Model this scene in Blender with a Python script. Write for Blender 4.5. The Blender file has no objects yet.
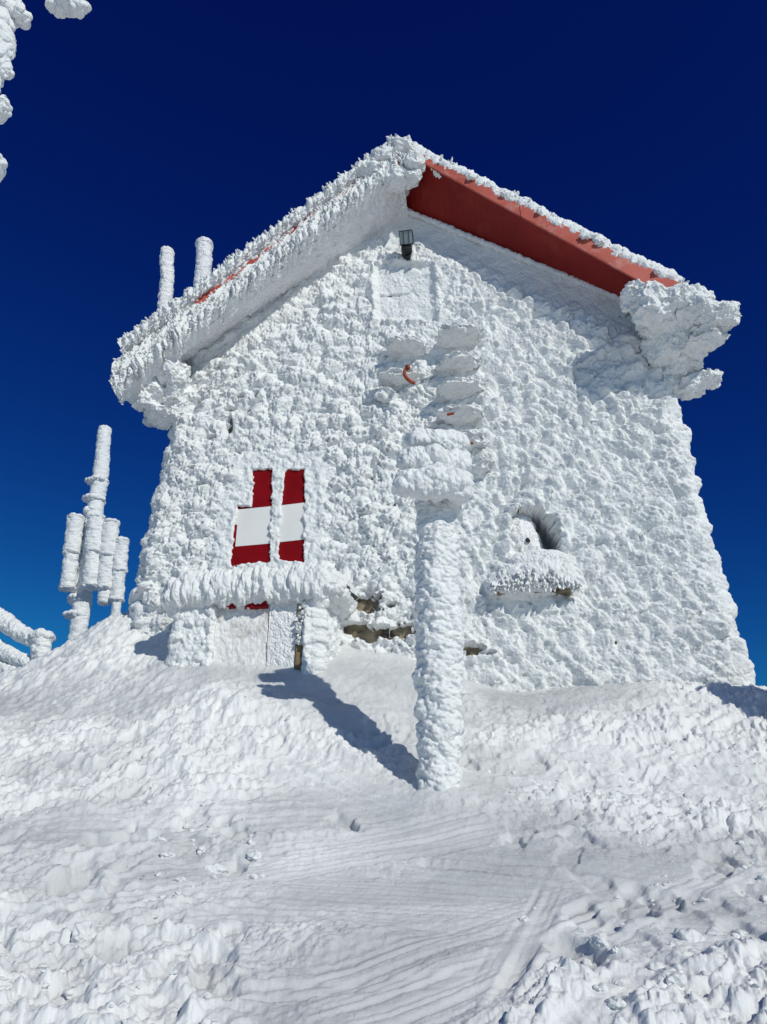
import bpy, math
import numpy as np
from mathutils import Vector

C = bpy.context.scene.collection
rng = np.random.default_rng(7)

# ------------------------------------------------------------------ noise
def hsh(ix, iy, iz=0, seed=0):
    h = (np.asarray(ix).astype(np.int64) * 374761393 + np.asarray(iy).astype(np.int64) * 668265263
         + np.asarray(iz).astype(np.int64) * 2147483647 + seed * 1274126177) & 0xFFFFFFFF
    h = ((h ^ (h >> 13)) * 1274126177) & 0xFFFFFFFF
    h = ((h ^ (h >> 16)) * 2246822519) & 0xFFFFFFFF
    return ((h ^ (h >> 15)) & 0xFFFFFF) / float(0xFFFFFF)

def fade(t): return t * t * t * (t * (t * 6 - 15) + 10)

def vn2(x, y, seed=0):
    ix = np.floor(x); iy = np.floor(y); fx = fade(x - ix); fy = fade(y - iy)
    a = hsh(ix, iy, 0, seed); b = hsh(ix + 1, iy, 0, seed); c = hsh(ix, iy + 1, 0, seed); d = hsh(ix + 1, iy + 1, 0, seed)
    return 2 * ((a + (b - a) * fx) + ((c + (d - c) * fx) - (a + (b - a) * fx)) * fy) - 1

def fbm2(x, y, oct=4, seed=0, gain=.5):
    s = 0; a = 1; t = 0
    for i in range(oct):
        s = s + a * vn2(x * 2 ** i + 17.3 * i, y * 2 ** i - 9.1 * i, seed + i); t += a; a *= gain
    return s / t

def vn3(p, seed=0):
    i = np.floor(p); f = fade(p - i); r = 0
    for dx in (0, 1):
        for dy in (0, 1):
            for dz in (0, 1):
                w = (f[:, 0] if dx else 1 - f[:, 0]) * (f[:, 1] if dy else 1 - f[:, 1]) * (f[:, 2] if dz else 1 - f[:, 2])
                r = r + w * hsh(i[:, 0] + dx, i[:, 1] + dy, i[:, 2] + dz, seed)
    return 2 * r - 1

def fbm3(p, oct=3, seed=0):
    s = 0; a = 1; t = 0
    for i in range(oct):
        s = s + a * vn3(p * 2 ** i + 11.7 * i, seed + i); t += a; a *= .5
    return s / t

def wor2(x, y, seed=0, jit=.95):
    ix = np.floor(x); iy = np.floor(y)
    f1 = np.full(x.shape, 9.); f2 = np.full(x.shape, 9.); rid = np.zeros(x.shape)
    for dx in (-1, 0, 1):
        for dy in (-1, 0, 1):
            cx = ix + dx; cy = iy + dy
            px = cx + .5 + jit * (hsh(cx, cy, 1, seed) - .5); py = cy + .5 + jit * (hsh(cx, cy, 2, seed) - .5)
            d = np.sqrt((px - x) ** 2 + (py - y) ** 2)
            m = d < f1
            f2 = np.where(m, f1, np.minimum(f2, d))
            rid = np.where(m, hsh(cx, cy, 3, seed), rid)
            f1 = np.where(m, d, f1)
    return f1, f2, rid

def wor2v(x, y, seed=0, jit=.95):
    ix = np.floor(x); iy = np.floor(y)
    f1 = np.full(x.shape, 9.); rid = np.zeros(x.shape); ox = np.zeros(x.shape); oy = np.zeros(x.shape)
    for dx in (-1, 0, 1):
        for dy in (-1, 0, 1):
            cx = ix + dx; cy = iy + dy
            px = cx + .5 + jit * (hsh(cx, cy, 1, seed) - .5) - x; py = cy + .5 + jit * (hsh(cx, cy, 2, seed) - .5) - y
            d = np.sqrt(px ** 2 + py ** 2); m = d < f1
            rid = np.where(m, hsh(cx, cy, 3, seed), rid); ox = np.where(m, px, ox); oy = np.where(m, py, oy); f1 = np.where(m, d, f1)
    return f1, rid, ox, oy

def wor3(p, seed=0):
    i = np.floor(p)
    f1 = np.full(len(p), 9.); rid = np.zeros(len(p))
    for dx in (-1, 0, 1):
        for dy in (-1, 0, 1):
            for dz in (-1, 0, 1):
                c = i + (dx, dy, dz)
                q = np.stack([c[:, k] + .5 + .9 * (hsh(c[:, 0], c[:, 1], c[:, 2], seed + 5 + k) - .5) for k in range(3)], 1)
                d = np.sqrt(((q - p) ** 2).sum(1)); m = d < f1
                rid = np.where(m, hsh(c[:, 0], c[:, 1], c[:, 2], seed + 9), rid); f1 = np.where(m, d, f1)
    return f1, rid

def bump3(p, seed=0, R=.85, a=.35, b=.9, pw=.8):
    """overlapping domes, the highest wins: no cliffs between neighbours"""
    i = np.floor(p); out = np.zeros(len(p))
    for dx in (-1, 0, 1):
        for dy in (-1, 0, 1):
            for dz in (-1, 0, 1):
                c = i + (dx, dy, dz)
                q = np.stack([c[:, k] + .5 + .9 * (hsh(c[:, 0], c[:, 1], c[:, 2], seed + 5 + k) - .5) for k in range(3)], 1)
                d2 = ((q - p) ** 2).sum(1) / R ** 2
                out = np.maximum(out, (a + b * hsh(c[:, 0], c[:, 1], c[:, 2], seed + 9)) * np.clip(1 - d2, 0, 1) ** pw)
    return out

def bump2(x, y, seed=0, R=.85, a=.3, b=.7, pw=.7, skew=0.):
    ix = np.floor(x); iy = np.floor(y); out = np.zeros(x.shape)
    for dx in (-1, 0, 1):
        for dy in (-1, 0, 1):
            cx = ix + dx; cy = iy + dy
            ox = cx + .5 + .95 * (hsh(cx, cy, 1, seed) - .5) - x; oy = cy + .5 + .95 * (hsh(cx, cy, 2, seed) - .5) - y
            k = np.clip(1 - skew * (ox * .75 + oy * .55), .1, 2.)
            out = np.maximum(out, (a + b * hsh(cx, cy, 3, seed)) * k * np.clip(1 - (ox ** 2 + oy ** 2) / R ** 2, 0, 1) ** pw)
    return out

def dome(f, r=.85): return np.clip(1 - (f / r) ** 2, 0, 1) ** .8
def sst(a, b, x):
    t = np.clip((x - a) / (b - a), 0, 1); return t * t * (3 - 2 * t)

# ------------------------------------------------------------------ object helpers
LOC = {}
def tag(o, label=None, cat=None, group=None, kind=None):
    if label: o['label'] = label
    if cat: o['category'] = cat
    if group: o['group'] = group
    if kind: o['kind'] = kind
    return o

def thing(name, loc, label, cat, group=None):
    o = bpy.data.objects.new(name, None); C.objects.link(o)
    o.location = loc; o.empty_display_size = .2; LOC[o] = np.array(loc, float)
    return tag(o, label, cat, group)

def mesh(name, V, F, mat, parent=None, origin=None, smooth=True, mats=None, mi=None):
    V = np.asarray(V, np.float64)
    base = LOC[parent] if parent is not None else (np.array(origin, float) if origin is not None else np.zeros(3))
    V = (V - base).astype(np.float32)
    me = bpy.data.meshes.new(name)
    me.vertices.add(len(V)); me.vertices.foreach_set('co', V.ravel())
    if not isinstance(F, list): F = [F]
    F = [np.asarray(f, np.int32) for f in F if len(f)]
    nl = sum(f.size for f in F); npoly = sum(len(f) for f in F)
    me.loops.add(nl); me.polygons.add(npoly)
    me.loops.foreach_set('vertex_index', np.concatenate([f.ravel() for f in F]))
    tot = np.concatenate([np.full(len(f), f.shape[1], np.int32) for f in F])
    st = np.concatenate([[0], np.cumsum(tot)[:-1]]).astype(np.int32)
    me.polygons.foreach_set('loop_start', st)
    me.polygons.foreach_set('use_smooth', np.full(npoly, smooth, bool))
    me.materials.append(mat)
    for m in (mats or []): me.materials.append(m)
    if mi is not None: me.polygons.foreach_set('material_index', np.asarray(mi, np.int32))
    me.update(calc_edges=True); me.validate()
    o = bpy.data.objects.new(name, me); C.objects.link(o)
    if parent is not None: o.parent = parent; LOC[o] = LOC[parent]
    else: o.location = base; LOC[o] = base
    return o

def gridF(nr, nc, closed=False):
    i = np.arange(nr - 1)[:, None]; j = np.arange(nc if closed else nc - 1)[None]
    a = i * nc + j; b = i * nc + (j + 1) % nc
    return np.stack([a, b, b + nc, a + nc], -1).reshape(-1, 4)

class Bag:                                   # collects pieces into ONE mesh
    def __init__(s): s.V = []; s.Q = []; s.T = []; s.n = 0
    def add(s, V, F):
        V = np.asarray(V, float); F = np.asarray(F)
        (s.Q if F.shape[1] == 4 else s.T).append(F + s.n); s.V.append(V); s.n += len(V); return s
    def build(s, name, mat, parent=None, **k):
        F = []
        if s.Q: F.append(np.concatenate(s.Q))
        if s.T: F.append(np.concatenate(s.T))
        return mesh(name, np.concatenate(s.V), F, mat, parent, **k)

def normals(V, F):
    n = np.zeros_like(V)
    a = V[F[:, 0]]; b = V[F[:, 1]]; c = V[F[:, 2]]
    if F.shape[1] == 4: fn = np.cross(c - a, V[F[:, 3]] - b)
    else: fn = np.cross(b - a, c - a)
    for k in range(F.shape[1]):
        for ax in range(3): n[:, ax] += np.bincount(F[:, k], fn[:, ax], len(V))
    return n / np.maximum(np.linalg.norm(n, axis=1, keepdims=True), 1e-9)

def ico(n):
    t = (1 + 5 ** .5) / 2
    V = [(-1, t, 0), (1, t, 0), (-1, -t, 0), (1, -t, 0), (0, -1, t), (0, 1, t), (0, -1, -t), (0, 1, -t), (t, 0, -1), (t, 0, 1), (-t, 0, -1), (-t, 0, 1)]
    F = [(0, 11, 5), (0, 5, 1), (0, 1, 7), (0, 7, 10), (0, 10, 11), (1, 5, 9), (5, 11, 4), (11, 10, 2), (10, 7, 6), (7, 1, 8), (3, 9, 4), (3, 4, 2), (3, 2, 6), (3, 6, 8), (3, 8, 9), (4, 9, 5), (2, 4, 11), (6, 2, 10), (8, 6, 7), (9, 8, 1)]
    V = np.array(V, float); V /= np.linalg.norm(V, axis=1, keepdims=True); F = np.array(F)
    for _ in range(n):
        E = np.sort(np.concatenate([F[:, [0, 1]], F[:, [1, 2]], F[:, [2, 0]]]), 1)
        u, inv = np.unique(E, axis=0, return_inverse=True); inv = inv.reshape(-1)
        m = V[u].mean(1); m /= np.linalg.norm(m, axis=1, keepdims=True)
        k = len(F); ab = inv[:k] + len(V); bc = inv[k:2 * k] + len(V); ca = inv[2 * k:] + len(V)
        V = np.concatenate([V, m])
        F = np.concatenate([np.stack(x, 1) for x in ((F[:, 0], ab, ca), (F[:, 1], bc, ab), (F[:, 2], ca, bc), (ab, bc, ca))])
    return V, F
ICO = {k: ico(k) for k in (1, 2, 3, 4, 5)}

def frame(d, up=(0, 0, 1)):
    d = np.asarray(d, float); d = d / np.linalg.norm(d, axis=-1, keepdims=True)
    u = np.broadcast_to(np.asarray(up, float), d.shape)
    s = np.cross(u, d); l = np.linalg.norm(s, axis=-1, keepdims=True)
    s = np.where(l < .05, np.cross(np.broadcast_to((0., 1., 0.), d.shape), d), s)
    s /= np.linalg.norm(s, axis=-1, keepdims=True)
    return d, s, np.cross(d, s)

def crust(V, F, big=.12, hb=.05, small=.05, hs=.018, seed=0, stretch=(1, 1, 1)):
    """grow rime domes along the normals of any surface"""
    n = normals(V, F); st = np.asarray(stretch, float)
    w = V + .03 * np.stack([vn3(V * 9 + 3, seed), vn3(V * 9 + 31, seed), vn3(V * 9 + 77, seed)], 1)
    h = hb * bump3(w / big / st, seed) + hs * bump3(w / small / st, seed + 20, .85, .3, 1.) + .012 * fbm3(V * 40, 2, seed)
    return V + n * h[:, None]

def box(c, ax, half, bev=.0):
    """box with axes ax (3x3 rows) and half sizes; chamfered when bev > 0"""
    c = np.asarray(c, float); ax = np.asarray(ax, float); h = np.asarray(half, float)
    P = []; idx = {}
    V = []; F = []
    if bev <= 0:
        for sx in (-1, 1):
            for sy in (-1, 1):
                for sz in (-1, 1): V.append(c + sx * h[0] * ax[0] + sy * h[1] * ax[1] + sz * h[2] * ax[2])
        F = [(0, 1, 3, 2), (4, 6, 7, 5), (0, 4, 5, 1), (2, 3, 7, 6), (0, 2, 6, 4), (1, 5, 7, 3)]
        return np.array(V), np.array(F)
    key = {}
    for sx in (-1, 1):
        for sy in (-1, 1):
            for sz in (-1, 1):
                s = (sx, sy, sz)
                for k in range(3):
                    q = [s[i] * (h[i] if i == k else h[i] - bev) for i in range(3)]
                    key[s + (k,)] = len(V); V.append(c + q[0] * ax[0] + q[1] * ax[1] + q[2] * ax[2])
    Q = []
    for k in range(3):
        a, b = [i for i in range(3) if i != k]
        for sk in (-1, 1):
            def S(sa, sb):
                s = [0, 0, 0]; s[k] = sk; s[a] = sa; s[b] = sb; return tuple(s)
            Q.append([key[S(x, y) + (k,)] for x, y in ((-1, -1), (1, -1), (1, 1), (-1, 1))])
    for k in range(3):
        a, b = [i for i in range(3) if i != k]
        for sa in (-1, 1):
            for sb in (-1, 1):
                def S(sk):
                    s = [0, 0, 0]; s[k] = sk; s[a] = sa; s[b] = sb; return tuple(s)
                Q.append([key[S(-1) + (a,)], key[S(1) + (a,)], key[S(1) + (b,)], key[S(-1) + (b,)]])
    T = []
    for sx in (-1, 1):
        for sy in (-1, 1):
            for sz in (-1, 1):
                s = (sx, sy, sz); T.append([key[s + (0,)], key[s + (1,)], key[s + (2,)]])
    Q = np.array(Q); return np.array(V), np.concatenate([Q[:, [0, 1, 2]], Q[:, [0, 2, 3]], np.array(T)])

def tube(path, rad, nl, na, seed=0, big=.12, hb=.03, small=.05, hs=.014, stretch=(1, 1, 1), cap=True, squash=None):
    """rime covered tube along a polyline; rounded, lumpy ends"""
    path = np.asarray(path, float); rad = np.asarray(rad, float)
    L = np.concatenate([[0], np.cumsum(np.linalg.norm(np.diff(path, axis=0), axis=1))])
    t = np.linspace(0, L[-1], nl)
    c = np.stack([np.interp(t, L, path[:, k]) for k in range(3)], 1); r = np.interp(t, L, rad)
    if len(path) > 2:                              # round off the corners of the path
        wn = max(3, nl // 14) | 1; kr = np.hanning(wn + 2)[1:-1]; kr /= kr.sum(); pad = wn // 2
        sm_ = lambda q: np.convolve(np.concatenate([2 * q[0] - q[pad:0:-1], q, 2 * q[-1] - q[-2:-pad - 2:-1]]), kr, 'valid')
        c = np.stack([sm_(c[:, q]) for q in range(3)], 1); r = sm_(r)
    if cap:
        k = np.minimum(t / np.maximum(r[0] * .6, 1e-6), (L[-1] - t) / np.maximum(r[-1] * .6, 1e-6)); k = np.clip(k, 0, 1)
        r = r * np.sqrt(np.clip(1 - (1 - k) ** 2, .0004, 1))
    d = np.gradient(c, axis=0); md = np.abs(path[-1] - path[0]); d, s, u = frame(d, (0, 1, 0) if md[2] > .7 * np.linalg.norm(md) else (0, 0, 1))
    a = np.linspace(0, 2 * np.pi, na, endpoint=False)
    V = (c[:, None] + r[:, None, None] * (np.cos(a)[None, :, None] * s[:, None] + np.sin(a)[None, :, None] * u[:, None])).reshape(-1, 3)
    F = gridF(nl, na, True)
    n = normals(V, F)
    dd = ((V - np.repeat(c, na, 0)) * n).sum(1)
    if dd.mean() < 0: F = F[:, ::-1]
    return (crust(V, F, big, hb, small, hs, seed, stretch) if hb > 0 else V), F

def blob(c, ax, rad, lev=4, seed=0, big=.15, hb=.06, small=.055, hs=.02, low=.18, pw=1.0, stretch=(1, 1, 1)):
    """lump of rime: ellipsoid with axes ax, large scale wobble, domes"""
    V, F = ICO[lev]; V = V.copy()
    if pw != 1: V = np.sign(V) * np.abs(V) ** pw
    V = V * (1 + low * fbm3(V * 1.6 + seed * 3.1, 2, seed))[:, None]
    W = np.asarray(c, float) + (V * np.asarray(rad, float)) @ np.asarray(ax, float)
    return crust(W, F, big, hb, small, hs, seed, stretch), F

# rime feathers: little tapered lumps with crumbly tips, many merged in one mesh
TEMPL = {}
def templates(lev):
    if lev in TEMPL: return TEMPL[lev]
    out = []
    for k in range(6):
        V, F = ICO[lev]; V = V.copy()
        x = V[:, 0]; r = .75 - .3 * x                           # tapers to the tip
        V = np.stack([x * .6 + .4, V[:, 1] * r * .5, V[:, 2] * r * .36], 1)
        V = V + .10 * np.stack([vn3(V * (3, 6, 6) + 13 * k + q * 5, k + q) for q in range(3)], 1)
        V[:, 1] += .25 * (k / 5 - .5) * V[:, 0] ** 2
        out.append((V, F))
    TEMPL[lev] = out; return out

def feathers(bag, P, D, L, Wd, lev=1, seed=0):
    r = np.random.default_rng(seed); P = np.asarray(P, float); D = np.asarray(D, float)
    d, s, u = frame(D); T = templates(lev); which = r.integers(0, len(T), len(P)); ang = r.uniform(0, 2 * np.pi, len(P))
    ca, sa = np.cos(ang)[:, None], np.sin(ang)[:, None]
    s, u = s * ca + u * sa, u * ca - s * sa
    L = np.broadcast_to(np.asarray(L, float), len(P)); Wd = np.broadcast_to(np.asarray(Wd, float), len(P))
    for k, (V, F) in enumerate(T):
        m = np.where(which == k)[0]
        if not len(m): continue
        W = (P[m][:, None] + V[None, :, 0:1] * (d[m] * L[m, None])[:, None] + V[None, :, 1:2] * (s[m] * Wd[m, None])[:, None] + V[None, :, 2:3] * (u[m] * Wd[m, None])[:, None])
        Fa = (F[None] + (np.arange(len(m)) * len(V))[:, None, None]).reshape(-1, 3)
        bag.add(W.reshape(-1, 3), Fa)
    return bag

def needles(bag, P, D, L, Wd, seed=0):
    """thin crystals: five-sided spindles"""
    r = np.random.default_rng(seed); P = np.asarray(P, float); d, s, u = frame(np.asarray(D, float)); n = len(P)
    L = np.broadcast_to(np.asarray(L, float), n); Wd = np.broadcast_to(np.asarray(Wd, float), n); a0 = r.uniform(0, 6.28, n)
    rings = []
    for x, q in ((0., .8), (.55, 1.), (.88, .55)):
        for k in range(5):
            a = a0 + k * 1.2566 + x * .4; wob = r.uniform(.7, 1.3, n)
            rings.append(P + d * (L * x)[:, None] + (s * np.cos(a)[:, None] + u * np.sin(a)[:, None]) * (Wd * .5 * q * wob)[:, None])
    rings.append(P + d * L[:, None]); V = np.stack(rings, 1); F = []
    for b in (0, 5):
        for k in range(5):
            k2 = (k + 1) % 5; F += [(b + k, b + k2, b + 5 + k2), (b + k, b + 5 + k2, b + 5 + k)]
    F += [(10 + k, 10 + (k + 1) % 5, 15) for k in range(5)]
    Fa = (np.array(F)[None] + (np.arange(n) * 16)[:, None, None]).reshape(-1, 3)
    return bag.add(V.reshape(-1, 3), Fa)

# ------------------------------------------------------------------ materials
def mat(name, col, rough=.6, spec=.3, sss=0):
    m = bpy.data.materials.new(name); m.use_nodes = True; b = m.node_tree.nodes['Principled BSDF']
    b.inputs['Base Color'].default_value = (*col, 1); b.inputs['Roughness'].default_value = rough
    b.inputs['Specular IOR Level'].default_value = spec
    if sss:
        b.inputs['Subsurface Weight'].default_value = sss; b.inputs['Subsurface Radius'].default_value = (1, 1.1, 1.25); b.inputs['Subsurface Scale'].default_value = .02
    return m

def frost(m, col=(.8, .78, .78), scale=5, lo=.56, hi=.7, amt=.55):
    nt = m.node_tree; N = nt.nodes; b = N['Principled BSDF']; src = b.inputs['Base Color'].links[0].from_socket
    tc = N.new('ShaderNodeTexCoord'); n = N.new('ShaderNodeTexNoise'); n.inputs['Scale'].default_value = scale; n.inputs['Detail'].default_value = 9; n.inputs['Roughness'].default_value = .7
    nt.links.new(tc.outputs['Object'], n.inputs['Vector']); r = N.new('ShaderNodeMapRange'); r.inputs['From Min'].default_value = lo; r.inputs['From Max'].default_value = hi; r.inputs['To Max'].default_value = amt
    nt.links.new(n.outputs['Fac'], r.inputs['Value']); mx = N.new('ShaderNodeMix'); mx.data_type = 'RGBA'; nt.links.new(r.outputs['Result'], mx.inputs['Factor'])
    nt.links.new(src, mx.inputs[6]); mx.inputs[7].default_value = (*col, 1); nt.links.new(mx.outputs[2], b.inputs['Base Color']); return m

def noisy(m, c1, c2, scale=6, detail=6, bump=.0, bscale=40, bdist=.01, lo=.35, hi=.65, vor=0, stretch=None):
    nt = m.node_tree; N = nt.nodes; Lk = nt.links; b = N['Principled BSDF']
    tc = N.new('ShaderNodeTexCoord'); src = tc.outputs['Object']
    if stretch:
        mp = N.new('ShaderNodeMapping'); mp.inputs['Scale'].default_value = stretch; Lk.new(src, mp.inputs['Vector']); src = mp.outputs['Vector']
    n = N.new('ShaderNodeTexNoise'); n.inputs['Scale'].default_value = scale; n.inputs['Detail'].default_value = detail; Lk.new(src, n.inputs['Vector'])
    r = N.new('ShaderNodeValToRGB'); r.color_ramp.elements[0].position = lo; r.color_ramp.elements[1].position = hi
    r.color_ramp.elements[0].color = (*c1, 1); r.color_ramp.elements[1].color = (*c2, 1)
    Lk.new(n.outputs['Fac'], r.inputs['Fac']); Lk.new(r.outputs['Color'], b.inputs['Base Color'])
    if bump:
        n2 = N.new('ShaderNodeTexNoise'); n2.inputs['Scale'].default_value = bscale; n2.inputs['Detail'].default_value = 5; n2.inputs['Roughness'].default_value = .65; Lk.new(src, n2.inputs['Vector'])
        bp = N.new('ShaderNodeBump'); bp.inputs['Strength'].default_value = bump; bp.inputs['Distance'].default_value = bdist
        h = n2.outputs['Fac']
        if vor:
            v = N.new('ShaderNodeTexVoronoi'); v.inputs['Scale'].default_value = vor; Lk.new(src, v.inputs['Vector'])
            ad = N.new('ShaderNodeMath'); ad.operation = 'SUBTRACT'; Lk.new(h, ad.inputs[0]); Lk.new(v.outputs['Distance'], ad.inputs[1]); h = ad.outputs[0]
        Lk.new(h, bp.inputs['Height']); Lk.new(bp.outputs['Normal'], b.inputs['Normal'])
    return m

RIME = noisy(mat('rime', (.87, .88, .9), .75, .2), (.755, .765, .765), (.815, .825, .82), 5, 4, .5, 34, .02, vor=30)
RIMEF = noisy(mat('fine_rime', (.85, .86, .87), .8, .2), (.81, .81, .81), (.88, .88, .885), 4, 5, .7, 45, .02, vor=40)
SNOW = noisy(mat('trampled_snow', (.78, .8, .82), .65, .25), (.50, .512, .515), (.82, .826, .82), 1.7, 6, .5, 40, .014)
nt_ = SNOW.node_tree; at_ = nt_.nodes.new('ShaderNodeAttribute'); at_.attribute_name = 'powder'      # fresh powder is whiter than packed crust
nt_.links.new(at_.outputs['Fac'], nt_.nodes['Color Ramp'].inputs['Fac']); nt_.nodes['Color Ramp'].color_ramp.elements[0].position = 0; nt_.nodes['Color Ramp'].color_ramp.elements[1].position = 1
STONE = noisy(mat('wall_stone', (.2, .16, .11), .9, .2), (.07, .058, .042), (.36, .295, .205), 7, 8, .8, 14, .05)
REDP = noisy(mat('red_paint', (.4, .07, .05), .55, .35), (.40, .075, .05), (.52, .125, .09), 2.2, 7, .15, 30, .006)
REDD = noisy(mat('soffit_red_shaded', (.4, .07, .05), .6, .3), (.19, .005, .003), (.25, .010, .006), 1.4, 6, .15, 20, .006)  # the fascia's red, darkened in colour for the shade under the overhang
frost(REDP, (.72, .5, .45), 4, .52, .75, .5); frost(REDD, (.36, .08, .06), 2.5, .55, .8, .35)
SHUT = noisy(mat('shutter_red', (.26, .004, .01), .6, .12), (.185, .001, .004), (.225, .002, .006), 3, 6, .1, 30, .004)
SHUTW = noisy(mat('shutter_white', (.78, .77, .73), .5, .3), (.75, .74, .71), (.80, .79, .76), 3, 5, .06, 30, .003)
WOOD = noisy(mat('old_wood', (.2, .14, .07), .8, .2), (.09, .06, .03), (.30, .22, .11), 3, 7, .4, 20, .01, stretch=(6, 6, .6))
BLACK = noisy(mat('black_metal', (.015, .015, .018), .5, .4), (.012, .012, .014), (.03, .03, .034), 12, 4, .1, 40, .003)
GLASSG = noisy(mat('lamp_glass', (.2, .24, .25), .12, .6), (.19, .235, .25), (.26, .31, .32), 9, 3)
RUST = noisy(mat('rusty_iron', (.3, .06, .03), .65, .3), (.18, .03, .015), (.42, .09, .045), 14, 6, .3, 50, .004)
DARK = noisy(mat('hole_black', (.01, .01, .012), .2, .5), (.008, .008, .01), (.02, .02, .022), 9, 3)
FROST = noisy(mat('frosted_door', (.7, .68, .66), .8, .2), (.50, .455, .42), (.80, .79, .78), 5, 9, .5, 50, .01, lo=.3, hi=.5)

# ------------------------------------------------------------------ camera
FPX = 769.; PITCH = math.radians(25)
CAM = np.array([0, 0, 1.])
def ray(px, py):
    x = (px - 383.5) / FPX; v = (512 - py) / FPX
    return np.array([x, math.cos(PITCH) - math.sin(PITCH) * v, math.sin(PITCH) + math.cos(PITCH) * v])
cd = bpy.data.cameras.new('camera'); cam = bpy.data.objects.new('camera', cd); C.objects.link(cam)
cam.location = CAM; cam.rotation_euler = (math.pi / 2 + PITCH, 0, 0)
cd.sensor_fit = 'VERTICAL'; cd.sensor_height = 24; cd.lens = 24 * FPX / 1024; cd.clip_start = .05; cd.clip_end = 20000
bpy.context.scene.camera = cam

# hut frame: U along the gable wall, N out of it, Z up
a9 = math.radians(9)
U = np.array([math.cos(a9), -math.sin(a9), 0]); N = np.array([-math.sin(a9), -math.cos(a9), 0]); Z = np.array([0, 0, 1.])
AX = np.array([U, N, Z]); O = np.array([.301, 8., 0])
def W(u, n, z):
    u, n, z = np.broadcast_arrays(np.asarray(u, float), np.asarray(n, float), np.asarray(z, float))
    return O + u[..., None] * U + n[..., None] * N + z[..., None] * Z
def Q(px, py, n=0):                           # measured point of the plane n metres in front of the gable wall -> (u, z)
    r = ray(px, py); t = np.dot(O + N * n - CAM, N) / np.dot(r, N); p = CAM + r * t - O - N * n
    return np.array([p @ U, p[2]])
def G(px, py, D):
    r = ray(px, py); return CAM + r * (D / r[1])

# ------------------------------------------------------------------ ground
cp = []
def CP(x, y, z): cp.append((x, y, z))
def CH(u, n, z): p = W(u, n, z); cp.append(tuple(p))
for x in (-4, 0, 4): CP(x, -4, -2.0)
for x in (-2.5, 0, 2.5): CP(x, 0, -.58)
for x in (-3, -1.4, 0, 1.4, 3): CP(x, 2.9, .55 + (.05 if x > 1 else 0))
for x in (-4.5, -2.5, -1, .4, 1.6, 3): CP(x, 5.4, 1.46 + (-.12 if x < -4 else 0))
CH(-1.6, 1.15, 2.63); CH(-.6, 1.1, 2.5); CH(.4, .9, 2.42); CH(1.5, .8, 2.35); CH(2.8, .8, 2.28)
CH(-.6, .0, 3.22); CH(.1, .0, 3.05); CH(.7, .0, 2.75); CH(1.3, .0, 2.68); CH(2.2, 0, 2.66); CH(2.9, 0, 2.6); CH(3.5, 0, 2.52)
CH(-2.35, .75, 2.86); CH(-2.75, .35, 3.12); CH(-2.9, .9, 2.72); CH(-3.3, .15, 3.42)
CP(-3.15, 8.75, 3.72); CP(-3.8, 9.5, 3.62); CP(-4.25, 9.2, 2.92); CP(-4.7, 8.7, 2.74); CP(-6, 9, 1.9); CP(-3.9, 7.6, 2.5); CP(-5.2, 9.8, 2.4)
CP(-5, 11.5, 2.4); CP(-3, 11.5, 3.6); CP(0, 12, 2.9); CP(4, 11, 1.6); CP(4.3, 7.3, 2.36); CP(5.5, 8, 1.9); CP(5.5, 6, 1.7); CP(-7, 6, 1.3)
cp = np.array(cp)
def tps_k(d2): return .5 * d2 * np.log(np.maximum(d2, 1e-9))
NCP = len(cp); K = tps_k(((cp[:, None, :2] - cp[None, :, :2]) ** 2).sum(-1)) + .01 * np.eye(NCP)
Pm = np.concatenate([np.ones((NCP, 1)), cp[:, :2]], 1)
sol = np.linalg.solve(np.block([[K, Pm], [Pm.T, np.zeros((3, 3))]]), np.concatenate([cp[:, 2], np.zeros(3)]))
def base_z(x, y):
    xc = np.clip(x, -7.5, 7); yc = np.clip(y, -5, 12.5)
    z = sol[NCP] + sol[NCP + 1] * xc + sol[NCP + 2] * yc
    for k in range(NCP): z = z + sol[k] * tps_k((xc - cp[k, 0]) ** 2 + (yc - cp[k, 1]) ** 2)
    out = np.hypot(x - xc, y - yc)
    z = z - .42 * out - .12 * np.minimum(out, 30)
    mk = sst(-1.7, -1.2, x) * sst(.55, .1, x); z = z + mk * (.05 * np.exp(-((y - 6.5 + .1 * x) / .2) ** 2) - .04 * np.exp(-((y - 6.92 + .1 * x) / .2) ** 2))
    # unseen mound added right of the frame to shade the snow by the hut corner
    z = z + 1.9 * np.exp(-(((x - 4.15) / .68) ** 2 + ((y - 5.75) / .75) ** 2) ** 1.3)
    return z

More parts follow.
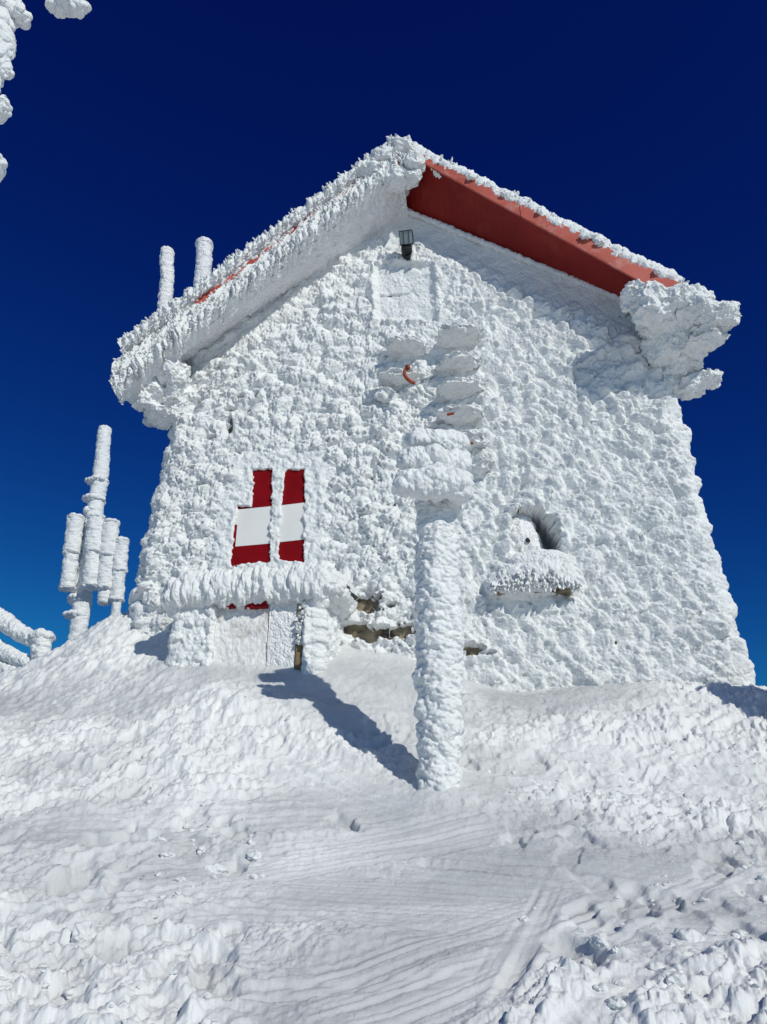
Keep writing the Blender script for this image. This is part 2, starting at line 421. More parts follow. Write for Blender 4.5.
def ground_z(x, y, near=None):
    z = base_z(x, y)
    r = np.hypot(x, y); fadeout = np.exp(-np.maximum(0, r - 11) / 6)
    d = .07 * fbm2(x * .9 + 5, y * .9, 3, 1)
    # wind crust: ridged plates elongated towards the upper right
    c, s = math.cos(.5), math.sin(.5); p = x * c + y * s; q = -x * s + y * c
    wx = p + .25 * fbm2(x * 2, y * 2, 3, 11); wy = q + .25 * fbm2(x * 2 + 40, y * 2, 3, 12)
    rough = sst(-.25, .45, fbm2(x * .55 + 3, y * .7, 3, 21) + .35 * sst(.2, -1.6, x + .1 * y) + .35 * sst(.6, 1.8, x - .12 * y) - .25 * np.exp(-((x - .2) / .9) ** 2 - ((y - 4.2) / 1.1) ** 2) + .4 * np.exp(-((y - 6.9 + .16 * x) / .6) ** 2) * sst(.3, .9, x))
    rid = 1 - np.abs(fbm2(wx * 1.8, wy * 4.5, 4, 31)) * 2
    d = d + (.012 + .03 * rough) * (rid - .4)
    f, f2, rr = wor2(wx * 3.2, wy * 5.2, 41); d = d + .028 * rough * (dome(f) * rr - .25)
    f, f2, rr = wor2(wx * 8.5, wy * 10, 51); d = d + (.004 + .016 * rough) * dome(f) * (rr > .42) * rr
    tq = fbm2(wx * 1.5 + 4, wy * 3.4, 4, 66) * 5; d = d + (.001 + .015 * rough) * (np.floor(tq) + sst(.72, 1., tq - np.floor(tq)) - tq * .75)      # broken crust plates
    dc = d; d = 0
    d = d + (.004 + .012 * rough) * (lambda q: dome(q[0], .7) * (q[2] > .6))(wor2(x * 19, y * 19, 61)) + (.013 + .020 * rough) * fbm2(x * 13, y * 13, 5, 71, .6)
    # scratchy crust: short ridges in two directions, finer and finer
    for wl, am, sd in ((.26, .022, 1), (.12, .020, 2), (.055, .012, 3)):
        q1 = 1 - 2 * np.abs(vn2(wx / wl * .55, wy / wl * 1.5, 300 + sd)); q2 = 1 - 2 * np.abs(vn2((x * .95 - y * .3) / wl * .5, (x * .3 + y * .95) / wl * 1.6, 310 + sd))
        mk = sst(-.3, .4, fbm2(x * 1.3 + 7 * sd, y * 1.6, 3, 320 + sd))
        d = d + am * (.22 + .78 * rough) * (q1 * mk + q2 * (1 - mk)) * .9
    # wind ripples across the smooth slope
    d = d + .004 * (1 - rough) * fbm2(x * 2.5 + y, y * 17 + x * 3, 3, 81)
    # scraped tracks: bundles of fine parallel grooves
    for (x0, y0, x1, y1, w, amp, fr, sd) in ((-1.9, 4.9, .1, 5.25, .42, .022, 60, 1), (-.5, 4.55, 2.2, 3.55, .55, .02, 85, 2), (-.9, 4.0, 1.6, 3.6, .4, .014, 95, 3),
                                             (.1, 3.0, 1.9, 4.3, .12, .025, 45, 4), (-.5, 3.05, 1.0, 3.3, .05, .02, 30, 5),
                                             (.35, 2.5, 1.0, 3.3, .1, .02, 50, 7), (1.0, 5.9, 2.6, 5.5, .5, .018, 50, 8), (-.2, 3.0, 1.5, 4.1, .35, .011, 85, 9), (-1.6, 3.9, .6, 4.9, .3, .018, 55, 10), (-.9, 5.9, .2, 5.1, .35, .02, 55, 11), (.4, 3.1, .75, 3.9, .12, .022, 45, 12)):
        L = math.hypot(x1 - x0, y1 - y0); tx, ty = (x1 - x0) / L, (y1 - y0) / L
        al = (x - x0) * tx + (y - y0) * ty; ac = -(x - x0) * ty + (y - y0) * tx
        ac = ac + .05 * w * np.sin(al * 1.7 + sd)
        m = sst(1.1, .5, np.abs(ac) / w) * sst(-.2, .2, al) * sst(L + .3, L - .3, al)
        d = d * (1 - .7 * m); dc = dc * (1 - .5 * m); d = d + 1.9 * m * amp * .5 * (vn2(ac * fr * .55 + sd * 9, al * .6, 91 + sd) * .8 + .45 * vn2(ac * fr * .95, al * .9, 191 + sd)) * (.5 + .7 * sst(-.4, .5, fbm2(x * 2.2 + sd, y * 2.2, 3, 250 + sd))) - m * .008
    # boot prints with pushed-up rims
    rg = np.random.default_rng(5)
    for k in range(95):
        if k < 40: fx, fy = rg.uniform(-2.2, -.4), rg.uniform(2.6, 4.8)
        elif k < 75: fx, fy = rg.uniform(.6, 2.6), rg.uniform(2.6, 4.8)
        else: fx, fy = rg.uniform(-3, 3), rg.uniform(4.6, 6.8)
        an = rg.uniform(-.6, .6) + math.pi / 2; ln = rg.uniform(.13, .2); wd = ln * rg.uniform(.42, .6); dp = rg.uniform(.018, .05)
        m = (np.abs(x - fx) < .6) & (np.abs(y - fy) < .6)
        if not m.any(): continue
        X = x[m] - fx; Y = y[m] - fy
        X = X + .03 * vn2(X * 12 + k, Y * 12, 7); Y = Y + .03 * vn2(X * 12, Y * 12 + k, 8)
        e = np.hypot((X * math.cos(an) + Y * math.sin(an)) / ln, (-X * math.sin(an) + Y * math.cos(an)) / wd)
        dc[m] += -dp * sst(1.1, .75, e) + .22 * dp * np.exp(-((e - 1.35) / .25) ** 2) * sst(-.4, .6, vn2(X * 9 + k, Y * 9, 3))
    d = d + .05 * np.exp(-((x - .4) ** 2 + (y - 5.4) ** 2) / .09)       # collar of drift round the post
    if near is not None:
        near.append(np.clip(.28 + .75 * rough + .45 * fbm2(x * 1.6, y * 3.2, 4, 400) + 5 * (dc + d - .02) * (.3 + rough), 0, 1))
    d = d + dc * (.6 + .4 * sst(2.5, 5.2, np.hypot(x, y)))
    return z + d * fadeout

az = np.concatenate([np.linspace(-180, -36, 110)[:-1], np.linspace(-36, 36, 1180), np.linspace(36, 180, 110)[1:]])
rr_ = np.concatenate([np.geomspace(.25, 1.9, 40)[:-1], np.geomspace(1.9, 11.5, 760), np.geomspace(11.6, 6000, 90)])
A, R = np.meshgrid(np.radians(az), rr_)
gx = (R * np.sin(A)).ravel(); gy = (R * np.cos(A)).ravel()
PWD = []; gz = ground_z(gx, gy, PWD)
gz = np.maximum(gz, -900 + 60 * fbm2(gx / 700, gy / 700, 4, 3))
GV = np.stack([gx, gy, gz], 1); GF = gridF(len(rr_), len(az))[:, ::-1]
# close the small hole under the viewer
c0 = len(GV); GV = np.concatenate([GV, [[0, 0, float(gz[:len(az)].mean())]]])
j = np.arange(len(az) - 1); cap_ = np.stack([j, j + 1, np.full_like(j, c0)], 1)
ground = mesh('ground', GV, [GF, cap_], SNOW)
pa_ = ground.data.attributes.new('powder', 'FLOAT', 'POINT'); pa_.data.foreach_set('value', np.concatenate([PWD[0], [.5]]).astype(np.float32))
ground['kind'] = 'structure'; ground['label'] = 'trampled wind-crusted snow slope rising to the hut'
def gz_at(x, y): return float(ground_z(np.array([x], float), np.array([y], float))[0])

# loose crumbs and clods of broken snow crust
def crumbs(name, n, rmin, rmax, s0, s1, pw, seed, lev, label, box_=None):
    rg = np.random.default_rng(seed)
    th = np.radians(rg.uniform(-31, 31, n)); rd = np.exp(rg.uniform(np.log(rmin), np.log(rmax), n)); X = rd * np.sin(th); Y = rd * np.cos(th)
    dens = vn2(X * 1.1 + 9, Y * 1.1, 33) + .9 * sst(.5, 1.6, X - .1 * Y) + .5 * sst(-.4, -1.4, X) - .8 * np.exp(-((X - .1) / .8) ** 2)
    keep = (dens + .6 * rg.uniform(-1, 1, n) > .35) & (Y < 7.0 - .158 * (X - .3)); X = X[keep]; Y = Y[keep]
    sz = s0 + s1 * rg.random(len(X)) ** pw; Zz = ground_z(X, Y); bag = Bag()
    for x_, y_, z_, q in zip(X, Y, Zz, sz):
        V, F = ICO[lev]; k = rg.uniform(0, 50); V = V * (1 + .5 * fbm3(V * 1.3 + k, 2, 7))[:, None]
        f, rid = wor3(V * 1.7 + k, 3); V = V * (1 - .22 * f)[:, None] * rg.uniform((.8, .7, .5), (1.5, 1.2, .9)); a = rg.uniform(0, 6.28); c_, s_ = math.cos(a), math.sin(a)
        V = V @ np.array([[c_, s_, 0], [-s_, c_, 0], [0, 0, 1]]); bag.add(V * q + (x_, y_, z_ + q * .08), F)
    o = bag.build(name, RIME, None); tag(o, label, 'snow', kind='stuff')
crumbs('snow_crumbs', 1500, 2.6, 7.2, .005, .02, 3, 12, 2, 'small loose crumbs of broken snow crust scattered over the slope')
crumbs('snow_clods', 190, 2.6, 5.7, .016, .045, 2.5, 13, 4, 'fist-sized clods of kicked-up snow lying on the slope')

# ------------------------------------------------------------------ the hut
hut = thing('mountain_hut', tuple(W(0, 0, 2.6)), 'rime-caked gabled stone mountain hut with red eaves and red-white shutters', 'hut')
HW = 2.97; ZB = 2.0; APEX = 9.32; SL = .72
DEPTH = 6.5
def perim(hw, rc, du):
    """left side -> rounded corner -> gable front -> corner -> right side; returns points (u,n), normals, arc coordinate"""
    pts = []; nr = []
    for n in np.linspace(-DEPTH, -rc, 90)[:-1]: pts.append((-hw, n)); nr.append((-1, 0))
    for a in np.linspace(math.pi, math.pi / 2, 34)[:-1]: pts.append((-hw + rc + rc * math.cos(a), -rc + rc * math.sin(a))); nr.append((math.cos(a), math.sin(a)))
    for u in np.arange(-hw + rc, hw - rc, du): pts.append((u, 0.)); nr.append((0, 1))
    for a in np.linspace(math.pi / 2, 0, 34): pts.append((hw - rc + rc * math.cos(a), -rc + rc * math.sin(a))); nr.append((math.cos(a), math.sin(a)))
    for n in np.linspace(-rc, -DEPTH, 90)[1:]: pts.append((hw, n)); nr.append((1, 0))
    return np.array(pts), np.array(nr)

def ell(u, z, c, ru, rz, k=2.):
    return ((np.abs(u - c[0]) / ru) ** k + (np.abs(z - c[1]) / rz) ** k) ** (1 / k)

def poly_sd(u, z, P):
    """signed distance to a convex polygon (positive inside)"""
    P = np.asarray(P); d = np.full(u.shape, 9.); c = P.mean(0)
    for i in range(len(P)):
        a = P[i]; b = P[(i + 1) % len(P)]; e = b - a; nn = np.array([-e[1], e[0]]) / np.linalg.norm(e)
        if np.dot(c - a, nn) < 0: nn = -nn
        d = np.minimum(d, (u - a[0]) * nn[0] + (z - a[1]) * nn[1])
    return d

NICHE = [Q(506, 562), Q(508, 521), Q(516, 513), Q(538, 515), Q(552, 530), Q(559, 562)]
SH1 = [Q(232, 564, .1), Q(238.5, 506, .1), Q(271, 504, .1), Q(269, 560, .1)]
SH1B = [Q(252, 512, .1), Q(254.5, 470, .1), Q(271.5, 469, .1), Q(271, 512, .1)]
SH2 = [Q(279, 559, .1), Q(285, 470, .1), Q(305, 468, .1), Q(303.5, 560, .1)]
HATCH = [Q(378, 322), Q(376, 268), Q(432, 268), Q(435, 325)]

def wall_sheet(du, rc, hw, grow):
    pts, nr = perim(hw, rc, du); nr_ = int((APEX - ZB) / du * .92)
    u0 = pts[:, 0]; n0 = pts[:, 1]
    ztop = APEX - SL * np.abs(u0) + .12
    v = np.linspace(0, 1, nr_)[:, None]
    z = ZB + v * (ztop - ZB)[None]; u = np.broadcast_to(u0, z.shape); n = np.broadcast_to(n0, z.shape)
    nu = np.broadcast_to(nr[:, 0], z.shape); nn = np.broadcast_to(nr[:, 1], z.shape)
    flare = (.096 + .014 * (u < 0)) * np.clip((7.2 - z), 0, 9)            # walls are thicker with ice towards the foot
    uu = u * (1 + flare * .75 / hw)
    nz = n + nn * .0
    ac_ = np.concatenate([[0], np.cumsum(np.linalg.norm(np.diff(pts, axis=0), axis=1))]); ac_ = ac_ - np.interp(0, u0[nr[:, 1] > .999], ac_[nr[:, 1] > .999])
    arc = np.broadcast_to(ac_, z.shape)
    return uu, nz, z, nu, nn, arc

# stone core
uu, nn0, z, nu, nn, arc = wall_sheet(.03, .12, HW - .05, 0)
f, f2, rid = wor2(arc / .42 + .2 * vn2(arc, z, 3), z / .26, 5)
h = -.035 + .045 * sst(.02, .12, f2 - f) * (.6 + .6 * rid) + .01 * fbm2(arc * 9, z * 9, 3, 2)
nsd = poly_sd(uu, z, NICHE); h = h - .75 * sst(-.06, -.02, nsd) * (nn > .9)
V = W(uu + nu * h, nn0 + nn * h, z).reshape(-1, 3)
mesh('wall', V, gridF(*z.shape), STONE, hut)

# rime shell
uu, nn0, z, nu, nn, arc = wall_sheet(.0105, .2, HW, 1)
wx = arc + .05 * fbm2(arc * 5, z * 5, 2, 3); wz = z + .05 * fbm2(arc * 5 + 30, z * 5, 2, 4)
def scales(su, sz, rot, seed):
    c, s = math.cos(rot), math.sin(rot)
    return wor2((wx * c + wz * s) / su, (-wx * s + wz * c) / sz, seed)
def rosette(su, sz, rot, seed):
    """rime clumps with feathery ribs fanning from a point near their upper windward end"""
    c, s = math.cos(rot), math.sin(rot)
    f, rid, ox, oy = wor2v((wx * c + wz * s) / su, (-wx * s + wz * c) / sz, seed)
    an = np.arctan2(oy - .28, ox - .1); rad = np.hypot(oy - .28, ox - .1)
    rib = vn2(np.cos(an) * 4.2 + rid * 60, np.sin(an) * 4.2 + rad * .7, seed + 3) + .6 * vn2(np.cos(an) * 9 + rid * 60, np.sin(an) * 9 + rad * 1.5, seed + 4)
    return f, rib * sst(.05, .35, rad), rid, np.clip(1 - 1.5 * (ox * .75 + oy * .55), .15, 2.)
fL, gL, rL, kL = rosette(.17, .14, .35, 11); fR, gR, rR, kR = rosette(.125, .18, .42, 12)
side = sst(-.2, .9, arc + .25 * vn2(arc * .8, z * .8, 9))
dm = lambda f: np.clip(1 - (f / .88) ** 2, 0, 1) ** .6
def rot(su, sz, r_): c, s_ = math.cos(r_), math.sin(r_); return (wx * c + wz * s_) / su, (-wx * s_ + wz * c) / sz
big = bump2(*rot(.17, .14, .35), 11, .9, .4, .75, .65, .6) * (1 - side) + bump2(*rot(.125, .18, .42), 12, .9, .45, .6, .65, 1.2) * side
rib = gL * dm(fL) * (1 - side) + .7 * gR * dm(fR) * side
f2_, g2, r2 = scales(.075, .085, .2, 13); f3, g3, r3 = scales(.035, .04, 0, 14)
fine = bump2(*rot(.075, .085, .2), 13, .85, .3, .7); tiny = bump2(*rot(.035, .04, 0), 14, .85, 0., 1.)
shade_strip = sst(.75, .25, (APEX - SL * np.abs(arc)) - z)          # wind-sheltered band under the verge: thin smooth rime
shade_strip = shade_strip * np.where(arc > -.3, 1, .35)
cmb = 1 - 2 * np.abs(fbm2((wx * .82 + wz * .57) * 1.1 + 3, (-wx * .57 + wz * .82) * 4.2, 2, 29))       # wind-combed rows
amp = (1 - .8 * shade_strip) * (.8 + .25 * fbm2(arc * .7, z * .7, 2, 15)) * np.where(nn > .97, 1, .7)
h = .02 + amp * (.045 * cmb + (.108 - .01 * side) * big + (.022 - .012 * side) * rib + .024 * fine * (.4 + big) + .020 * tiny + .018 * (1 - .45 * side) * fbm2(arc * 24, z * 24, 3, 26, .7) - .05 * dome(f3, .6) * (r3 > .86)) + .022 * fbm2(arc * 3, z * 3, 3, 16)
# hatch: a flat finely frosted rectangle inside a raised frame
hs = poly_sd(uu, z, HATCH)
h = np.where((nn > .9), h * (1 - .62 * sst(-.05, .05, hs + .02 * fbm2(arc * 9, z * 9, 2, 27))) + .03 * np.exp(-((hs + .03) / .05) ** 2) + .01 * sst(0, .02, hs), h)
hl = np.abs(z - (Q(376, 299)[1] + .02 * (arc))) ; h = h - .05 * np.exp(-(hl / .012) ** 2) * sst(0, .05, hs) * (arc < .05)
# shutters: rime stands proud round them, ragged edge
rag = .035 * fbm2(arc * 14, z * 14, 3, 17) + .015 * fbm2(arc * 40, z * 40, 2, 18)
def sd_sh(u_, z_): return np.maximum(np.maximum(poly_sd(u_, z_, SH1), poly_sd(u_, z_, SH1B)), poly_sd(u_, z_, SH2))
sd = sd_sh(uu, z)
h = np.where(nn > .9, h * (1 - .45 * sst(-.3, -.03, sd)) + .02 * np.exp(-((sd + .05) / .04) ** 2), h)
near_ = sst(-.30, -.2, sd) * (nn > .9); h = h * (1 - near_) + np.maximum(h, .10 + .025 * fine + .02 * fbm2(arc * 18, z * 18, 2, 28)) * near_
m = sst(-.010, .010, sd + .8 * rag) * (nn > .9); h = h * (1 - m) - .02 * m
# niche of the right-hand window
sd = poly_sd(uu, z, NICHE) + 1.1 * rag
h = np.where(nn > .9, h + .03 * np.exp(-((sd + .05) / .06) ** 2), h)
m = sst(-.015, .02, sd) * (nn > .9); h = h * (1 - m) + m * (-.5 + .02 * fine)
# patches where the stone shows
for (px, py, ru, rz) in ((366, 605, .22, .11), (352, 607, .08, .05), (388, 633, .40, .085), (352, 629, .22, .06), (408, 634, .12, .06), (372, 640, .16, .05), (393, 606, .07, .03), (471, 652, .13, .05), (476, 657, .2, .02),
                         (210, 378, .05, .05), (203, 405, .06, .04), (232, 428, .04, .1), (251, 413, .05, .035), (243, 400, .04, .03), (195, 470, .04, .03), (330, 445, .05, .03), (372, 480, .06, .03), (236, 380, .03, .03), (214, 393, .08, .03), (258, 398, .05, .05), (232, 412, .08, .03), (215, 440, .06, .03)):
    c = Q(px, py); e = ell(uu, z, c, ru, rz) + .75 * fbm2(arc * 11, z * 11, 3, 19) + .3 * fbm2(arc * 35, z * 35, 2, 20)
    m = sst(1.05, .8, e) * (nn > .9); h = h * (1 - m) - .035 * m
spk = vn2(arc * 3.1 + 4, z * 3.1, 24) * (1 - side)
h = h - .22 * sst(.45, .75, spk) * sst(.35, .1, big) * (z > 4.6) * (nn > .9) * sst(.35, .6, vn2(arc * 7, z * 7, 25) + .3)
hh = h
hp = np.maximum(h, 0); V = W(uu + nu * h + hp * nn * (.45 * side - .05), nn0 + nn * h, z + hp * (.22 * side - .12)).reshape(-1, 3)
Fw = gridF(*z.shape)
mesh('rime_crust', V, Fw, RIME, hut)
WALLV = V.reshape(*z.shape, 3); wall_h = h; wall_u = uu; wall_z = z; wall_n = nn; wall_big = big; wall_side = side; wall_strip = shade_strip
r = np.random.default_rng(21)
# ---- roof
w = .65
def L2(p, q): return np.array(p), np.array(q)
def rline(u, p, q):                           # z of the straight line through two measured (u,z) points
    return p[1] + (q[1] - p[1]) * (u - p[0]) / (q[0] - p[0])
RT = (Q(415, 150, w), Q(664, 275, w)); RB = (Q(428, 165, w), Q(657, 290, w))        # right fascia top / bottom edges
LT = (Q(112, 357, w), Q(396, 143, w)); LB = (Q(135, 378, w), Q(385, 182, w))        # left fascia
def zRT(u): return rline(u, *RT)
def zRB(u): return rline(u, *RB)
def zLT(u): return rline(u, *LT)
def zLB(u): return rline(u, *LB)
UL, UR = -3.62, 3.22
def zJ(u): return APEX - SL * np.abs(u)
# one roof mesh: two slabs running back over the hut
def slab(u0, u1, zt, zb, bag_, nb=-DEPTH - .6):
    us = np.linspace(u0, u1, 24); T0 = W(us, w - .03, zt(us) - .02); B0 = W(us, w - .03, zb(us) + .10)
    T1 = W(us, nb, zt(us) - .02); Jn = W(us, -.02, zJ(us) + .10); B1 = W(us, nb, zJ(us) + .10)
    V = np.concatenate([T0, B0, Jn, B1, T1]); k = len(us); F = []
    for a in range(5):
        b = (a + 1) % 5
        for q in range(k - 1): F.append((a * k + q, a * k + q + 1, b * k + q + 1, b * k + q))
    F.append((0, k, 2 * k, 3 * k)); F.append((k - 1, 5 * k - 1, 4 * k - 1, 3 * k - 1))
    bag_.add(V, np.array(F))
bag = Bag(); slab(UL + .15, .02, zLT, zLB, bag); slab(.02, UR, zRT, zRB, bag)
roof = bag.build('roof', REDP, hut, smooth=False)
def strip(name, us, zt, zb, n0, n1, m):
    """board: outer face n1, inner face n0 between two lines"""
    k = len(us); V = np.concatenate([W(us, n1, zt), W(us, n1, zb), W(us, n0, zb), W(us, n0, zt)]); F = []
    for a in range(4):
        b = (a + 1) % 4
        for q in range(k - 1): F.append((a * k + q, a * k + q + 1, b * k + q + 1, b * k + q))
    F += [(0, k, 2 * k, 3 * k), (k - 1, 4 * k - 1, 3 * k - 1, 2 * k - 1)]
    return mesh(name, V, np.array(F), m, hut, smooth=False)
for s0, s1 in ((.02, 1.522), (1.53, UR)):
    us = np.linspace(s0, s1, 24); strip('fascia', us, zRT(us), zRB(us), w - .028, w, REDP)
us = np.linspace(UL + .2, .02, 24); strip('fascia', us, zLT(us), zLB(us), w - .028, w, REDP)
# soffit boards (slightly inset, running from the fascia foot back to the wall)
def soffit(us, zb):
    k = len(us); V = np.concatenate([W(us, w - .03, zb + .035), W(us, -.05, zJ(us) + .035), W(us, -.05, zJ(us) + .085), W(us, w - .03, zb + .085)]); F = []
    for a in range(4):
        b = (a + 1) % 4
        for q in range(k - 1): F.append((a * k + q, a * k + q + 1, b * k + q + 1, b * k + q))
    F += [(0, k, 2 * k, 3 * k), (k - 1, 4 * k - 1, 3 * k - 1, 2 * k - 1)]
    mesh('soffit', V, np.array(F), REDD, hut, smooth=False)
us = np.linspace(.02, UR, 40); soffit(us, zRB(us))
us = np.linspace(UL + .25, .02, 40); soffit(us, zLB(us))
# thin white trim where soffit meets wall
bag = Bag()
for s0, s1 in ((-3.3, .0), (.0, 3.2)):
    us = np.linspace(s0, s1, 160); zz = zJ(us)
    pa = W(us, .07, zz + .02); V, F = tube(pa, [.028] * len(pa), 420, 12, 3, .06, .012, .03, .008); bag.add(V, F)
bag.build('trim', RIMEF, hut)

# rime under the left soffit (all of it but a few slits) and at the two ends of the right one
def soffit_rime(u0, u1, zb, cover, seed, thick=.03):
    nu_, nv = int(abs(u1 - u0) / .014), 60
    uu_ = np.linspace(u0, u1, nu_)[None] + np.zeros((nv, 1)); v_ = np.linspace(0, 1, nv)[:, None] + np.zeros((1, nu_))
    n_s = .0 + v_ * (w - .035); z_s = zJ(uu_) + (zb(uu_) - zJ(uu_)) * v_
    f, g, rr = wor2(uu_ / .05, n_s / .06, seed); k = cover(uu_, v_) + .25 * fbm2(uu_ * 8, n_s * 8, 3, seed)
    hgt = thick + .034 * dome(f) * rr + .02 * fbm2(uu_ * 6, n_s * 6, 3, seed)
    m = sst(-.06, .06, k); hgt = hgt * m - .08 * (1 - m)
    V = W(uu_, n_s, z_s - hgt).reshape(-1, 3)
    mesh('soffit_rime', V, gridF(nv, nu_)[:, ::-1], RIMEF, hut)
def coverL(u, v):
    k = np.full(u.shape, .6)
    for (pu, ru, pv, rv) in ((Q(228, 322)[0], .33, .0, .10), (Q(247, 308)[0], .16, .0, .25), (Q(281, 282)[0], .15, .1, .08)):
        k = np.minimum(k, (((u - pu) / ru) ** 2 + ((v - pv) / rv) ** 2) ** .5 - 1.0)
    return k
soffit_rime(UL + .2, .05, zLB, coverL, 71)
def coverR(u, v):
    e0 = -.04 + .2 * v; e1 = 2.62 + .28 * v
    return np.maximum(np.maximum((e0 - u) * 2.2, (u - e1) * 2.2), (.05 - v) * 3)
soffit_rime(-.05, UR, zRB, coverR, 72, .05)

# rime along the verges: combs of feathers
r = np.random.default_rng(31)
def comb(name, n, pos, dirs, L, Wd, lev=2, seed=0, mat_=RIME):
    bag = Bag(); feathers(bag, pos, dirs, L, Wd, lev, seed); return bag.build(name, mat_, hut)
# left: ice grown over the board, ribbed across, parted by a slit where the red paint shows
def verge_ice():
    ns_, nt2 = 620, 120
    us = np.linspace(UL + .10, .0, ns_); T = zLT(us) - zLB(us)
    P_ = np.array([(-.30, .04, 0), (-.06, .06, 0), (.06, .03, 0), (.07, -.03, 0), (.03, -.085, 0), (-.01, -.12, 0), (-.01, -.26, 0), (.0, -.31, 0), (.05, 0, .80), (.065, 0, .93), (.03, 0, 1.02), (-.14, 0, 1.06)])
    tt = np.linspace(0, len(P_) - 1, nt2); g = lambda k: np.interp(tt, np.arange(len(P_)), P_[:, k])
    kern = np.array([.1, .2, .4, .2, .1]); sm = lambda q: np.convolve(np.pad(q, 2, 'edge'), kern, 'valid')
    nof, dz, dT = sm(g(0)), sm(g(1)), sm(g(2))
    n_ = w + nof[None] + 0 * us[:, None]; z_ = zLT(us)[:, None] + dz[None] - dT[None] * T[:, None]
    V = W(us[:, None] + 0 * n_, n_, z_).reshape(-1, 3); F = gridF(ns_, nt2)
    nv = normals(V, F)
    if (nv @ N).mean() < 0: F = F[:, ::-1]; nv = -nv
    S_ = np.repeat(us, nt2).reshape(ns_, nt2) * 1.25; Tt = np.tile(tt, (ns_, 1))
    low = sst(4.6, 5.6, Tt)
    sw = S_ + (.05 + .06 * low) * Tt * .5 + .05 * vn2(S_ * 3, Tt * .7, 2)
    f, rid, ox, oy = wor2v(sw / .085, Tt / np.where(low > .5, 3.2, 2.4) + .2, 61); f2, g2, r2 = wor2(sw / .045, Tt / 1.3, 62)
    h = .075 * np.clip(1 - (np.abs(ox) / .52) ** 2, 0, 1) ** .7 * (.35 + .9 * rid) * (.5 + .6 * low) + .022 * dome(f2) * r2 + .016 * fbm2(S_ * 22, Tt * 5, 3, 63)
    h = h * (1 - .6 * sst(9.6, 10.6, Tt)); end = np.clip(1 - (us[:, None] - UL) / 1.5, 0, 1); h = h * (1 + .3 * end) + .02 * end
    k = ((us - UL) / -UL)[:, None]
    gap = np.exp(-((Tt - 5.5) / .8) ** 4); op = sst(-.25, .25, vn2(S_ * 2.6, S_ * 0, 64) + .9 * sst(.24, .34, k) * sst(.80, .70, k) - .3 + .3 * vn2(S_ * 11, Tt, 65))
    h = h * (1 - .8 * gap) * (1 - .6 * sst(4.6, 5.2, Tt) * sst(7.6, 6.2, Tt) * op) - .085 * gap * op
    V = V + nv * h.reshape(-1)[:, None]
    mesh('verge_rime', V, F, RIME, hut)
    rg_ = np.random.default_rng(66); m = np.where((h.reshape(-1) > .04) & (nv @ N > .1))[0]; q = rg_.choice(m, 1500); bag = Bag()
    needles(bag, V[q] - .015 * nv[q], nv[q] * .7 + N * .4 + .25 * rg_.normal(size=(1500, 3)), rg_.uniform(.03, .06, 1500), rg_.uniform(.018, .03, 1500), 67)
    bag.build('verge_rime', RIME, hut)
verge_ice()
# red speckles stay visible between the two rows; right verge: thin snow lip on top
n = 700; u = r.uniform(.1, UR + .1, n); zz = zRT(u) + .01 + .05 * r.random(n)
d = N * 1 + Z * .35 + .4 * r.normal(size=(n, 3)); Lh = r.uniform(.05, .10, n) * (1 + .5 * (vn2(u * 3.3, u * 0, 5) > .3))
comb('verge_rime', n, W(u, w - .06 - .1 * r.random(n), zz), d + U * .3, Lh, Lh * .6, 2, 43)
for k, (uu_, ru) in enumerate(((.95, .07), (1.35, .06), (1.75, .05), (2.30, .13), (2.42, .08), (3.0, .06))):
    V, F = blob(W(uu_, w + .03, zRT(uu_) - .01), AX, (ru, .05, .06), 3, 60 + k, .08, .02, .04, .012); mesh('snow_lump', V, F, RIME, hut)
bag = Bag()
us = np.linspace(.15, UR, 80); pa = W(us, w - .12, zRT(us) + .03 + .02 * np.sin(us * 9)); V, F = tube(pa, [.10] * 80, 500, 24, 5, .1, .04, .04, .015); bag.add(V, F)
us = np.linspace(UL + .12, 0, 80); pa = W(us, w - .10, zLT(us) - .04); V, F = tube(pa, [.10] * 80, 560, 24, 6, .1, .04, .04, .015); bag.add(V, F)
bag.build('verge_snow', RIME, hut)
# snow blanket on both slopes
def blanket(u0, u1, zt, seed):
    nu_, nv = 200, 260
    uu_ = np.linspace(u0, u1, nu_)[None] + np.zeros((nv, 1)); n_s = np.linspace(w - .05, -DEPTH - .7, nv)[:, None] + np.zeros((1, nu_))
    f, g, rr = wor2(uu_ / .2, n_s / .2, seed)
    V = W(uu_, n_s, zt(uu_) + .05 + .06 * dome(f) * rr + .04 * fbm2(uu_ * 2, n_s * 2, 3, seed)).reshape(-1, 3)
    mesh('roof_snow', V, gridF(nv, nu_)[:, ::-1], RIME, hut)
blanket(UL + .08, .05, zLT, 81); blanket(0, UR + .05, zRT, 82)
# ridge cap: lump of feathers at the front end of the ridge
bag = Bag()
for k, (px, py, n_, ru, rn, rz) in enumerate(((400, 150, .66, .24, .22, .17), (385, 158, .66, .26, .2, .15), (414, 164, .70, .17, .2, .16), (395, 180, .62, .24, .22, .17), (411, 178, .64, .17, .16, .12), (372, 172, .66, .24, .2, .16))):
    c = Q(px, py, n_); V, F = blob(W(c[0], n_, c[1]), AX, (ru, rn, rz), 4, 100 + k, .1, .05, .045, .02); bag.add(V, F)
n = 200; th = r.uniform(0, 2 * np.pi, n); rr2 = np.sqrt(r.random(n)); c = Q(402, 162, .7)
pos = W(c[0] + .3 * rr2 * np.cos(th), .74 - .12 * rr2, c[1] + .26 * rr2 * np.sin(th)); d = N + .8 * (np.cos(th)[:, None] * U + np.sin(th)[:, None] * Z) * rr2[:, None] + .25 * r.normal(size=(n, 3))
Lh = r.uniform(.04, .09, n); needles(bag, pos, d, Lh, Lh * .5, 44)
bag.build('ridge_rime', RIME, hut)

